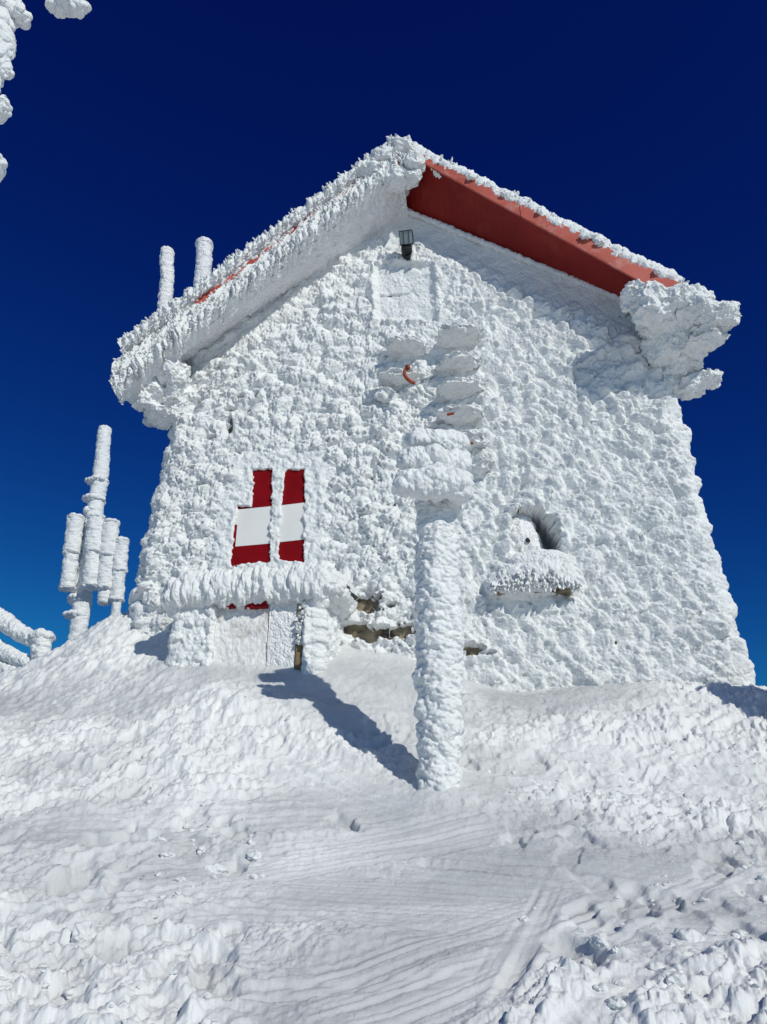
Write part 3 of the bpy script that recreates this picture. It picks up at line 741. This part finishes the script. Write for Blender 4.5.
# eave ice: cauliflower masses at the two lower corners
def eave(name, lumps, nfe, seed, dirb, hb_=.045):
    bag = Bag(); rg_ = np.random.default_rng(seed); pp = []; dd = []
    for k, (px, py, n_, ru, rn, rz) in enumerate(lumps):
        c = Q(px, py, n_); ctr = W(c[0], n_, c[1]); V, F = blob(ctr, AX, (ru, rn, rz), 5, seed + k, .12, hb_, .042, .028, .28); bag.add(V, F)
    bag.build(name, RIME, hut)
eave('eave_ice', [(636, 298, .66, .22, .24, .2), (655, 305, .70, .30, .26, .27), (684, 303, .64, .34, .28, .22), (708, 316, .6, .34, .26, .19), (722, 320, .58, .2, .22, .14), (690, 322, .5, .30, .4, .22), (665, 325, .4, .3, .4, .28),
                  (702, 341, .42, .28, .26, .13), (690, 346, .3, .26, .32, .2), (665, 348, .2, .3, .34, .28), (680, 366, .1, .28, .28, .2), (706, 380, .02, .21, .2, .125), (690, 386, -.02, .26, .22, .15), (672, 380, .0, .18, .2, .22)], 260, 200, U)
eave('eave_ice', [(124, 368, .58, .17, .16, .15), (150, 362, .5, .34, .22, .2), (132, 380, .50, .24, .26, .19), (165, 372, .36, .32, .3, .26), (124, 388, .42, .15, .22, .13), (146, 394, .30, .30, .3, .24), (176, 388, .12, .24, .3, .36), (160, 412, .10, .22, .28, .20), (178, 410, .04, .16, .2, .22)], 220, 230, -U, .032)

# chimney pipes on the left slope
for (px0, py0, px1, py1, rw) in ((166.5, 315, 168, 250, .085), (203, 290, 205, 241, .105)):
    n_ = -.7; a = Q(px0, py0, n_); b = Q(px1, py1, n_); a2 = (a[0], zLT(a[0]) - .1)
    pa = W(np.array([a2[0], (a[0] + b[0]) / 2, b[0] , b[0]]), n_, np.array([a2[1], (a[1] + b[1]) / 2, b[1] - .14, b[1]]))
    V, F = tube(pa, [rw, rw, rw, rw * 1.25], 200, 40, int(px0), .07, .02, .035, .012)
    bag = Bag().add(V, F); q = r.choice(np.where(V[:, 2] > b[1] - .2)[0], 60); nv = normals(V, F)
    bag.build('chimney', RIMEF, hut)

# ---- window with two closed shutters, white band across each
def board(name, P4, n0, n1, m, parent):
    P4 = np.asarray(P4); f = W(P4[:, 0], n1, P4[:, 1]); b = W(P4[:, 0], n0, P4[:, 1]); V = np.concatenate([f, b])
    F = [(0, 1, 2, 3), (7, 6, 5, 4)] + [(i, i + 4, (i + 1) % 4 + 4, (i + 1) % 4) for i in range(4)]
    return mesh(name, V, np.array(F), m, parent, smooth=False)
def lerp(a, b, t): return a + (b - a) * t
for (tl, tr, br, bl, w0, w1, w2, w3) in ((Q(243, 467, .06), Q(275, 466, .06), Q(271, 570, .06), Q(231, 572, .06), 508, 545, 507, 544), (Q(279, 466, .06), Q(309, 465, .06), Q(308, 567, .06), Q(275, 570, .06), 507, 543.5, 505.5, 542)):
    sh = board('shutter', [tl, tr, br, bl], .0, .085, SHUT, hut)
    def onl(a, b, py, n_=.088):
        za = Q(260, py, n_)[1]; t = (za - a[1]) / (b[1] - a[1]); return lerp(a, b, t)
    board('white_band', [onl(tl, bl, w0), onl(tr, br, w2), onl(tr, br, w3), onl(tl, bl, w1)], .08, .0885, SHUTW, sh)
a = Q(229, 572, .1); b = Q(240, 470, .1)   # red reveal on the hinge side
V, F = box(W(Q(233, 552, .08)[0], .03, Q(233, 552, .08)[1]), AX, (.025, .06, .34)); mesh('window_frame', V, F, SHUT, hut, smooth=False)

# ---- porch under the window, with its door and canopy
PD = .8
cl, cr = Q(172, 640, PD)[0], Q(320, 640, PD)[0]
def porch_sheet():
    rc = .07; pts = []; nr = []
    for n_ in np.linspace(-.05, PD - rc, 60)[:-1]: pts.append((cl, n_)); nr.append((-1, 0))
    for a in np.linspace(math.pi, math.pi / 2, 14)[:-1]: pts.append((cl + rc + rc * math.cos(a), PD - rc + rc * math.sin(a))); nr.append((math.cos(a), math.sin(a)))
    for u in np.arange(cl + rc, cr - rc, .009): pts.append((u, PD)); nr.append((0, 1))
    for a in np.linspace(math.pi / 2, 0, 14): pts.append((cr - rc + rc * math.cos(a), PD - rc + rc * math.sin(a))); nr.append((math.cos(a), math.sin(a)))
    for n_ in np.linspace(PD - rc, -.05, 60)[1:]: pts.append((cr, n_)); nr.append((1, 0))
    pts = np.array(pts); nr = np.array(nr); z = np.linspace(2.2, 3.62, 170)[:, None] + np.zeros((1, len(pts)))
    u = np.broadcast_to(pts[:, 0], z.shape); n_ = np.broadcast_to(pts[:, 1], z.shape); nu = np.broadcast_to(nr[:, 0], z.shape); nn = np.broadcast_to(nr[:, 1], z.shape)
    arc = u + np.where(nn < .9, n_ - PD, 0)
    f, g, rr = wor2(arc / .11, z / .09, 51); f2, g2, rr2 = wor2(arc / .04, z / .045, 52)
    h = .03 + .05 * dome(f) * rr + .022 * dome(f2) * rr2 + .02 * fbm2(arc * 4, z * 4, 3, 53)
    dl, dr = Q(214, 640, PD)[0], Q(303, 640, PD)[0]
    m = sst(-.015, .015, np.minimum(u - dl, dr - u) + .02 * fbm2(u * 20, z * 20, 2, 54)) * (nn > .9)
    h = h * (1 - m) - .06 * m
    h = h + .04 * np.exp(-((u - dr - .04) / .04) ** 2) * (nn > .9)
    return mesh('porch', W(u + nu * h, n_ + nn * h, z).reshape(-1, 3), gridF(*z.shape), RIME, hut)
porch = porch_sheet()
def frosted_leaf(x0, x1, n_, seed, thin):
    u = np.linspace(x0, x1, 100)[None] + np.zeros((130, 1)); z = np.linspace(2.3, 3.6, 130)[:, None] + np.zeros((1, 100))
    f, g, rr = wor2(u / .05, z / .05, seed); f2, g2, rr2 = wor2(u / .022, z / .022, seed + 1)
    h = .012 * dome(f) * rr + .008 * dome(f2) * rr2 + .012 * fbm2(u * 6, z * 6, 3, seed)
    e = np.minimum(u - x0, x1 - u); h = h - .05 * sst(.012, 0, e)
    mesh('door_leaf', W(u, n_ + h, z).reshape(-1, 3), gridF(130, 100), FROST if thin else RIMEF, porch)
d0, d1, d2, d3 = (Q(x, 640, PD)[0] for x in (213, 266, 297, 305))
frosted_leaf(d0, d1 + .02, PD - .015, 61, True); frosted_leaf(d1 + .01, d2, PD + .0, 63, False)
V, F = box(W((d2 + d3) / 2, PD - .0, 2.95), AX, ((d3 - d2) / 2, .03, .68)); mesh('door_post', V, F, WOOD, porch, smooth=False)
bag = Bag()                                     # rime on the upper half of the post
n = 90; zz = r.uniform(3.0, 3.6, n); uu_ = r.uniform(d2, d3 + .05, n); feathers(bag, W(uu_, PD + .02, zz), N + .4 * r.normal(size=(n, 3)), .07, .06, 1, 5)
bag.build('post_rime', RIME, porch); bag = Bag()
V, F = blob(W((d2 + d1) / 2 + .02, PD - .02, 2.72), AX, (.16, .05, .09), 3, 9, .05, .01); feathers(bag, W(r.uniform(d1, d2, 30), PD, r.uniform(2.45, 2.6, 30)), N + .4 * r.normal(size=(30, 3)), .06, .06, 1, 6)
bag.build('door_rime', RIME, porch)
# canopy: thick iced slab
def canopy():
    u0, u1 = Q(160, 590, .95)[0], Q(338, 590, .95)[0]; zc = 3.62
    us = np.linspace(u0, u1, 300); a = np.linspace(0, 2 * np.pi, 130, endpoint=False)
    ca, sa = np.cos(a), np.sin(a); sn = np.sign(ca) * np.abs(ca) ** .45; sz_ = np.sign(sa) * np.abs(sa) ** .6
    e = np.minimum((us - u0) / .18, (u1 - us) / .26); e = np.sqrt(np.clip(1 - (1 - np.clip(e, 0, 1)) ** 2, .001, 1))
    droop = -.06 * sst(u0 + .3, u0, us) + .0
    n_ = .45 + sn[None] * (.5 * (.55 + .45 * e[:, None])); z_ = zc + droop[:, None] + sz_[None] * .17 * (.25 + .75 * e[:, None]) * e[:, None] ** .3
    V = W(us[:, None] + 0 * n_, n_, z_).reshape(-1, 3); F = gridF(300, 130, True)
    if (normals(V, F) * (V - W(0, .45, zc))).sum(1).mean() < 0: F = F[:, ::-1]
    V2 = crust(V, F, .11, .06, .045, .022, 77, (.6, 1, 1.5))
    o = mesh('canopy', V2, F, RIME, hut)
canopy()
for (px, hw_) in ((229, .05), (258, .09), (247, .04)):
    c = Q(px, 606, PD + .05); V, F = box(W(c[0], PD + .03, c[1] + .015), AX, (hw_, .04, .03)); mesh('lintel', V, F, SHUT, porch, smooth=False)

# ---- right-hand window: snowed-up niche over an iced sill
bag = Bag()
c = Q(527, 550, -.05); V, F = blob(W(c[0] - .07, -.10, c[1] - .08), AX, (.29, .2, .56), 5, 301, .10, .03, .045, .018, .2); bag.add(V, F)
c = Q(540, 566, 0); V, F = blob(W(c[0], -.02, c[1] - .02), AX, (.44, .27, .21), 5, 302, .12, .02, .05, .008, .15); bag.add(V, F)
c = Q(527, 533, 0); r9 = np.random.default_rng(9)
wsnow = bag.build('window_snow', RIMEF, hut)
c = Q(528, 539, .1); V, F = blob(W(c[0], .065, c[1]), AX, (.026, .03, .026), 2, 3, .05, .0, .03, 0); mesh('dark_hole', V, F, DARK, wsnow)  # solid near-black lump stands in for the small dark hole in the snow
s0, s1 = Q(487, 580, .2)[0], Q(580, 580, .2)[0]; zs = Q(530, 580, .2)[1]
V, F = box(W((s0 + s1) / 2, .05, zs - .10), AX, ((s1 - s0) / 2 - .1, .16, .045)); sill = mesh('window_sill', V, F, STONE, hut, smooth=False)
us = np.linspace(s0, s1, 60); k = 1 - np.abs(np.linspace(-1, 1, 60)) ** 3
V, F = tube(W(us, .10, zs + .02 + .03 * np.sin(us * 5)), .05 + .13 * k, 260, 60, 311, .1, .035, .045, .016); bag = Bag().add(V, F)
n = 420; u = r.uniform(s0 + .02, s1 - .02, n); t = r.random(n); kk = 1 - np.abs((u - (s0 + s1) / 2) / ((s1 - s0) / 2)) ** 2
zz = zs - .06 + .16 * t * kk; Lh = r.uniform(.08, .16, n)
feathers(bag, W(u, .20 + .06 * kk, zz), N * .6 + Z * (-.75) + .22 * r.normal(size=(n, 3)), Lh, Lh * .42, 2, 79); bag.build('sill_rime', RIME, sill)

# ------------------------------------------------------------------ iron ladder rungs and hooks on the gable, caked in rime
def nose(bag, px, py, n_len, ru, rz, seed, droop=.0):
    c = Q(px, py, n_len * .5)
    d = N + np.array([0, 0, droop]); d = d / np.linalg.norm(d); s = U; t = np.cross(s, d); t = t * np.sign(t[2])
    V, F = blob(W(c[0], n_len * .42, c[1] + .02), np.array([s, d, t]), (ru, n_len * .66, rz), 5, seed, .12, .04, .05, .02, .25, .95)
    # thickened towards the wall on top so it grows out of the crust
    bag.add(V, F)
lad = thing('wall_ladder', tuple(W(.65, .1, 4.6)), 'column of iron ladder rungs buried in shelves of rime, right of the red hook', 'ladder')
for k, (px, py, ru) in enumerate(((459, 338, .29), (459, 365, .29), (459, 391, .29), (460, 417, .29), (468, 444, .26), (476, 468, .22))):
    bag = Bag(); nose(bag, px, py, .43 - .04 * max(0, k - 3), ru, .10, 400 + k, .05)
    rg_o = bag.build('rung', RIME, lad)
    if k in (3, 4):
        c = Q(*((452, 414.5) if k == 3 else (463, 443.5)), .45)
        V, F = tube(W(np.array([c[0] - .06, c[0] + (.03 if k == 3 else .12)]), .455 - .03 * max(0, k - 3), c[1] + np.array([0., .012])), [.016, .016], 14, 10, 2, .1, 0, .1, 0)
        mesh('iron_bar', V, F, RUST, rg_o)
brk = thing('wall_bracket', tuple(W(-.1, .1, 6.2)), 'two rime-caked iron wall brackets, the lower one with a bare red hook', 'bracket')
bag = Bag(); nose(bag, 406, 350, .44, .27, .09, 420, .12); nose(bag, 396, 354, .2, .3, .10, 421); ba = bag.build('bracket_arm', RIME, brk)
c = Q(400, 340, .38); V, F = tube(W(np.array([c[0] - .10, c[0] + .06]), .36, c[1] + np.array([-.012, .022])), [.016, .016], 14, 10, 2, .1, 0, .1, 0); mesh('iron_bar', V, F, RUST, ba)
bag = Bag(); nose(bag, 401, 381, .40, .27, .09, 422, .12); nose(bag, 385, 397, .28, .15, .13, 423, -.2); nose(bag, 419, 378, .26, .2, .1, 424); ba = bag.build('bracket_arm', RIME, brk)
hp = [(408, 368), (405, 371), (404.5, 375), (407, 379), (411, 382), (415, 384)]
hq = np.array([Q(x, y, .42) for x, y in hp]); V, F = tube(W(hq[:, 0], .43, hq[:, 1]), [.022] * 6, 50, 12, 2, .1, 0, .1, 0); bag = Bag().add(V, F)
V, F = blob(W(hq[0, 0] - .0, .44, hq[0, 1]), AX, (.032, .03, .032), 2, 2, .1, 0, .1, 0, 0); bag.add(V, F); bag.build('hook', RUST, ba)

# ------------------------------------------------------------------ floodlight under the ridge
fl = thing('floodlight', tuple(W(.03, .1, 8.45)), 'small black floodlight with grey glass high under the ridge', 'lamp')
d_ = N * .78 - Z * .62; d_ = d_ / np.linalg.norm(d_); t_ = np.cross(U, d_); t_ = t_ * np.sign(t_[2]); axl = np.array([U, d_, t_])
c = Q(406.5, 238, .30); cc = W(c[0], .30, c[1])
V, F = box(cc, axl, (.09, .05, .092), .014); mesh('housing', V, F, BLACK, fl, smooth=False)
V, F = box(cc + d_ * .051, axl, (.08, .006, .082)); gl = mesh('glass', V, F, GLASSG, fl, smooth=False)
bag = Bag()
for s_ in (-.035, .035): bag.add(*box(cc + d_ * .06 + U * s_, axl, (.004, .004, .082)))
bag.add(*box(cc + d_ * .06 + t_ * .086, axl, (.09, .006, .006))); bag.add(*box(cc + d_ * .06 - t_ * .086, axl, (.09, .006, .006)))
bag.build('guard', BLACK, gl, smooth=False)
c2 = Q(407, 250.5, .2); bag = Bag(); bag.add(*box(W(c2[0], .19, c2[1] + .0), AX, (.07, .09, .055), .015)); bag.add(*box(W(c2[0] + .01, .14, c2[1] - .06), AX, (.03, .05, .04), .01))
bag.build('bracket', BLACK, fl, smooth=False)
V, F = tube(W(c2[0] + .075, np.array([.16, .15]), c2[1] + np.array([.10, -.16])), [.02, .03], 30, 14, 5, .05, .01, .03, .006); mesh('rime', V, F, RIME, fl)

# ------------------------------------------------------------------ iced signpost in front
px_, py_ = .40, 5.4
sp = thing('signpost', (px_, py_, gz_at(px_, py_) - .02), 'tall rime-covered signpost on the slope before the hut, arms iced over', 'signpost')
def pp(x, y): return G(x, y, 5.4)
pa = [pp(440, 800), pp(439, 770), pp(440, 720), pp(438.5, 680), pp(440, 640), pp(438.5, 580), pp(437, 520), pp(433, 470), pp(431, 445)]
V, F = tube(pa, [.125, .108, .118, .128, .14, .138, .118, .10, .09], 560, 130, 500, .10, .036, .042, .018, (1.1, 1, .8))
bag = Bag().add(V, F)
bag.build('pole', RIME, sp)
for k, (x0, y0, x1, y1, rr0, rr1, dep) in enumerate(((410, 441, 462, 446, .038, .062, 5.2), (402, 460, 464, 466, .046, .066, 5.1), (399, 486, 466, 487, .058, .088, 5.06))):
    a = G(x0, y0, dep); b = G(x1, y1, dep + .12); mid = (a + b) / 2 + np.array([0, -.05, .01])
    V, F = tube([a, mid, b], [rr0, (rr0 + rr1) / 2 * 1.08, rr1], 200, 90, 520 + k, .11, .045, .042, .022, (1.5, 1, 1)); bag = Bag().add(V, F)
    bag.build('sign_arm', RIME, sp)
V, F = blob(pp(447, 505), np.eye(3), (.12, .13, .12), 4, 530, .1, .03, .05, .014); bag = Bag().add(V, F); V, F = blob(pp(455, 475), np.eye(3), (.06, .08, .2), 4, 531, .1, .03, .05, .014); bag.add(V, F)
bag.build('collar', RIME, sp)

# ------------------------------------------------------------------ antenna mast behind the crest
MD = 18.
MS = MD / 14.
def mp(x, y, dd=0): return G(x, y, MD + dd)
b0 = mp(75, 665); mast = thing('antenna_mast', tuple(b0), 'frosted white antenna mast with drum-shaped panels, left of the hut', 'antenna mast')
pxm = MD * 1.17 / FPX
V, F = tube([mp(73.5, 665), mp(82, 605), mp(92, 530), mp(100, 480), mp(105, 427)], np.array([.14, .15, .14, .14, .115]) * MS, 300, 40, 600, .14, .03, .06, .016); bag = Bag().add(V, F)
for (x, y, rr1) in ((97, 482, .19), (94.5, 500, .19), (92, 512, .15), (79, 600, .19), (77, 616, .19)):
    V, F = blob(mp(x, y), np.eye(3), (rr1 * MS, rr1 * MS, .06 * MS), 4, int(y) + 3, .1, .04, .05, .02, .3); bag.add(V, F)
bag.build('pole', RIME, mast)
for k, (x0, y0, x1, y1, wp, dd) in enumerate(((67.5, 590, 76, 516, 12.5, -.3), (90, 588, 96.5, 516, 13, -.4), (104, 590, 111.5, 521, 12.5, -.35), (116.3, 602, 122.3, 539, 10.5, -.3))):
    xm, ym = (x0 + x1) / 2, (y0 + y1) / 2; rr1 = wp / 2 * pxm
    V, F = tube([mp(x0, y0, dd), mp(xm - .3, ym + 2, dd), mp(xm + .3, ym - 3, dd), mp(x1, y1, dd)], [rr1 * .95, rr1 * .86, rr1 * 1.03, rr1], 150, 44, 620 + k, .16, .035, .06, .016); bag = Bag().add(V, F)
    for yy, rq in ((0, 1.12), (ym - y1 - 2, 1.1), (ym - y0 + 2, 1.08)):
        t = (ym - yy - y0) / (y1 - y0); V, F = blob(mp(x0 + (x1 - x0) * t, ym - yy, dd), np.eye(3), (rr1 * rq, rr1 * rq, .06), 3, 640 + k, .1, .03, .05, .015, .25); bag.add(V, F)
    bag.build('antenna_panel', RIME, mast)
for (x0, y0, d0, x1, y1, d1) in ((72, 548, -.3, 93, 543, 0), (70, 580, -.3, 84, 585, 0), (93, 550, -.4, 90, 548, 0), (108, 552, -.35, 90, 550, 0), (120, 565, -.3, 104, 560, 0), (118, 600, -.3, 104, 592, -.1)):
    V, F = tube([mp(x0, y0, d0), mp(x1, y1, d1)], [.06 * MS, .06 * MS], 50, 16, int(x0), .08, .03, .04, .012); mesh('bracket', V, F, RIME, mast)
V, F = tube([mp(113, 640, -.3), mp(117, 600, -.3)], [.075 * MS, .075 * MS], 80, 24, 661, .1, .02, .05, .012); mesh('side_pole', V, F, RIME, mast)
V, F = tube([mp(104.3, 605, -.3), mp(105.5, 580, -.3)], [.11 * MS, .11 * MS], 60, 30, 662, .1, .02, .05, .012); mesh('cable_box', V, F, RIME, mast)

# ------------------------------------------------------------------ iced railing at the left edge
rp = G(41, 664, 9.2); rail = thing('railing', (rp[0], rp[1], gz_at(rp[0], rp[1])), 'rime-thick railing with sloping bars and a stubby post at the left edge', 'railing')
V, F = tube([G(40, 690, 9.2), G(42, 632, 9.2)], [.085, .095], 120, 40, 700, .1, .025, .05, .014); bag = Bag().add(V, F); V, F = blob(G(42, 636, 9.2), np.eye(3), (.15, .12, .06), 3, 701, .08, .02, .04, .01); bag.add(V, F); bag.build('post', RIME, rail)
V, F = tube([G(-60, 585, 9.6), G(0, 619, 9.4), G(22, 634, 9.3), G(41, 643, 9.22)], [.115, .10, .085, .07], 220, 50, 702, .12, .022, .05, .014); bag = Bag().add(V, F); bag.build('rail', RIME, rail)
V, F = tube([G(-60, 622, 9.6), G(0, 650, 9.4), G(20, 660, 9.3), G(36, 668, 9.22)], [.09, .085, .075, .06], 220, 50, 703, .12, .022, .05, .014); Bag().add(V, F).build('rail', RIME, rail)
V, F = tube([G(-60, 655, 9.6), G(0, 668, 9.4), G(16, 673, 9.3)], [.08, .07, .06], 180, 40, 705, .12, .02, .05, .014); Bag().add(V, F).build('rail', RIME, rail)
V, F = tube([G(-60, 668, 9.6), G(-60, 575, 9.6)], [.1, .11], 120, 40, 704, .1, .025, .05, .014); Bag().add(V, F).build('post', RIME, rail)

# ------------------------------------------------------------------ iced tree reaching in at the upper left
tb = np.array([-4.3, 3.6, 0.]); tb[2] = gz_at(tb[0], tb[1])
tree = thing('frozen_tree', tuple(tb), 'rime-caked branch ends jutting in at the top left corner of the sky', 'frozen tree')
V, F = tube([tb - (0, 0, .3), tb + (.05, 0, 2.2), tb + (-.05, .1, 4.5), tb + (.15, .1, 7.6)], [.26, .22, .18, .1], 300, 50, 800, .16, .05, .06, .02); mesh('trunk', V, F, RIME, tree)
tip = lambda x, y, D=3.6: G(x, y, D)
for k, (st, en) in enumerate((((.0, .1, 5.2), tip(8, 30)), ((.15, .1, 7.5), tip(70, -38)), ((.0, .1, 4.9), tip(2, 108)), ((.0, .1, 4.6), tip(-4, 162)))):
    a = tb + st; b = np.array(en); V, F = tube([a, (a + b) / 2 + (0, 0, -.05), b], [.09, .065, .05], 120, 26, 810 + k, .12, .05, .05, .02); mesh('branch', V, F, RIME, tree)
bag = Bag()
for k, (x, y, rx, rz) in enumerate(((0, 25, .08, .10), (10, 10, .08, .09), (22, 17, .05, .035), (3, 45, .06, .1), (2, 55, .05, .10), (6, 70, .035, .06), (68, 0, .10, .085), (80, 8, .05, .05), (56, 6, .05, .055), (70, -20, .07, .1), (2, 107, .045, .05), (-3, 162, .04, .04), (-12, 80, .07, .2))):
    V, F = blob(tip(x, y), np.eye(3), (rx, rx, rz), 4, 820 + k, .07, .022, .03, .008, .3); mesh('rime_cluster', V, F, RIME, tree)

# ------------------------------------------------------------------ light
SAZ, SEL = math.radians(34.5), math.radians(31)
sd = Vector((math.sin(SAZ) * math.cos(SEL), -math.cos(SAZ) * math.cos(SEL), math.sin(SEL)))
sl = bpy.data.lights.new('sun', 'SUN'); sl.energy = 2.6; sl.angle = math.radians(.53); sl.color = (1, .985, .89)
so = bpy.data.objects.new('sun', sl); C.objects.link(so); so.rotation_euler = (-sd).to_track_quat('-Z', 'Y').to_euler(); so.location = (3, -10, 12)
wd = bpy.data.worlds.new('World'); bpy.context.scene.world = wd; wd.use_nodes = True
nt = wd.node_tree; bg = nt.nodes['Background']; sky = nt.nodes.new('ShaderNodeTexSky'); sky.sky_type = 'NISHITA'; sky.sun_disc = False
sky.sun_elevation = SEL; sky.sun_rotation = math.pi - SAZ; sky.altitude = 3000; sky.air_density = 1.0; sky.dust_density = 0.0; sky.ozone_density = 6.0
# high-altitude sky: steep fall-off towards deep blue
sep = nt.nodes.new('ShaderNodeSeparateColor'); com = nt.nodes.new('ShaderNodeCombineColor'); nt.links.new(sky.outputs['Color'], sep.inputs[0])
for ch, (ref, out, pw, mx) in enumerate(((.75, .05, 2.0, 4.), (1.7, .85, 2.1, 5.), (5.0, 5.2, 1.15, 9.))):
    m1 = nt.nodes.new('ShaderNodeMath'); m1.operation = 'DIVIDE'; m1.inputs[1].default_value = ref; nt.links.new(sep.outputs[ch], m1.inputs[0])
    m2 = nt.nodes.new('ShaderNodeMath'); m2.operation = 'POWER'; m2.inputs[1].default_value = pw; nt.links.new(m1.outputs[0], m2.inputs[0])
    m3 = nt.nodes.new('ShaderNodeMath'); m3.operation = 'MULTIPLY'; m3.inputs[1].default_value = out; nt.links.new(m2.outputs[0], m3.inputs[0])
    m4 = nt.nodes.new('ShaderNodeMath'); m4.operation = 'MINIMUM'; m4.inputs[1].default_value = mx; nt.links.new(m3.outputs[0], m4.inputs[0])
    nt.links.new(m4.outputs[0], com.inputs[ch])
nt.links.new(com.outputs[0], bg.inputs['Color']); bg.inputs['Strength'].default_value = .06
sc = bpy.context.scene
sc.view_settings.view_transform = 'Standard'; sc.view_settings.look = 'None'; sc.view_settings.exposure = .16; sc.view_settings.gamma = 1
sc.render.engine = 'CYCLES'
sc.cycles.max_bounces = 8; sc.cycles.diffuse_bounces = 5; sc.cycles.use_denoising = True
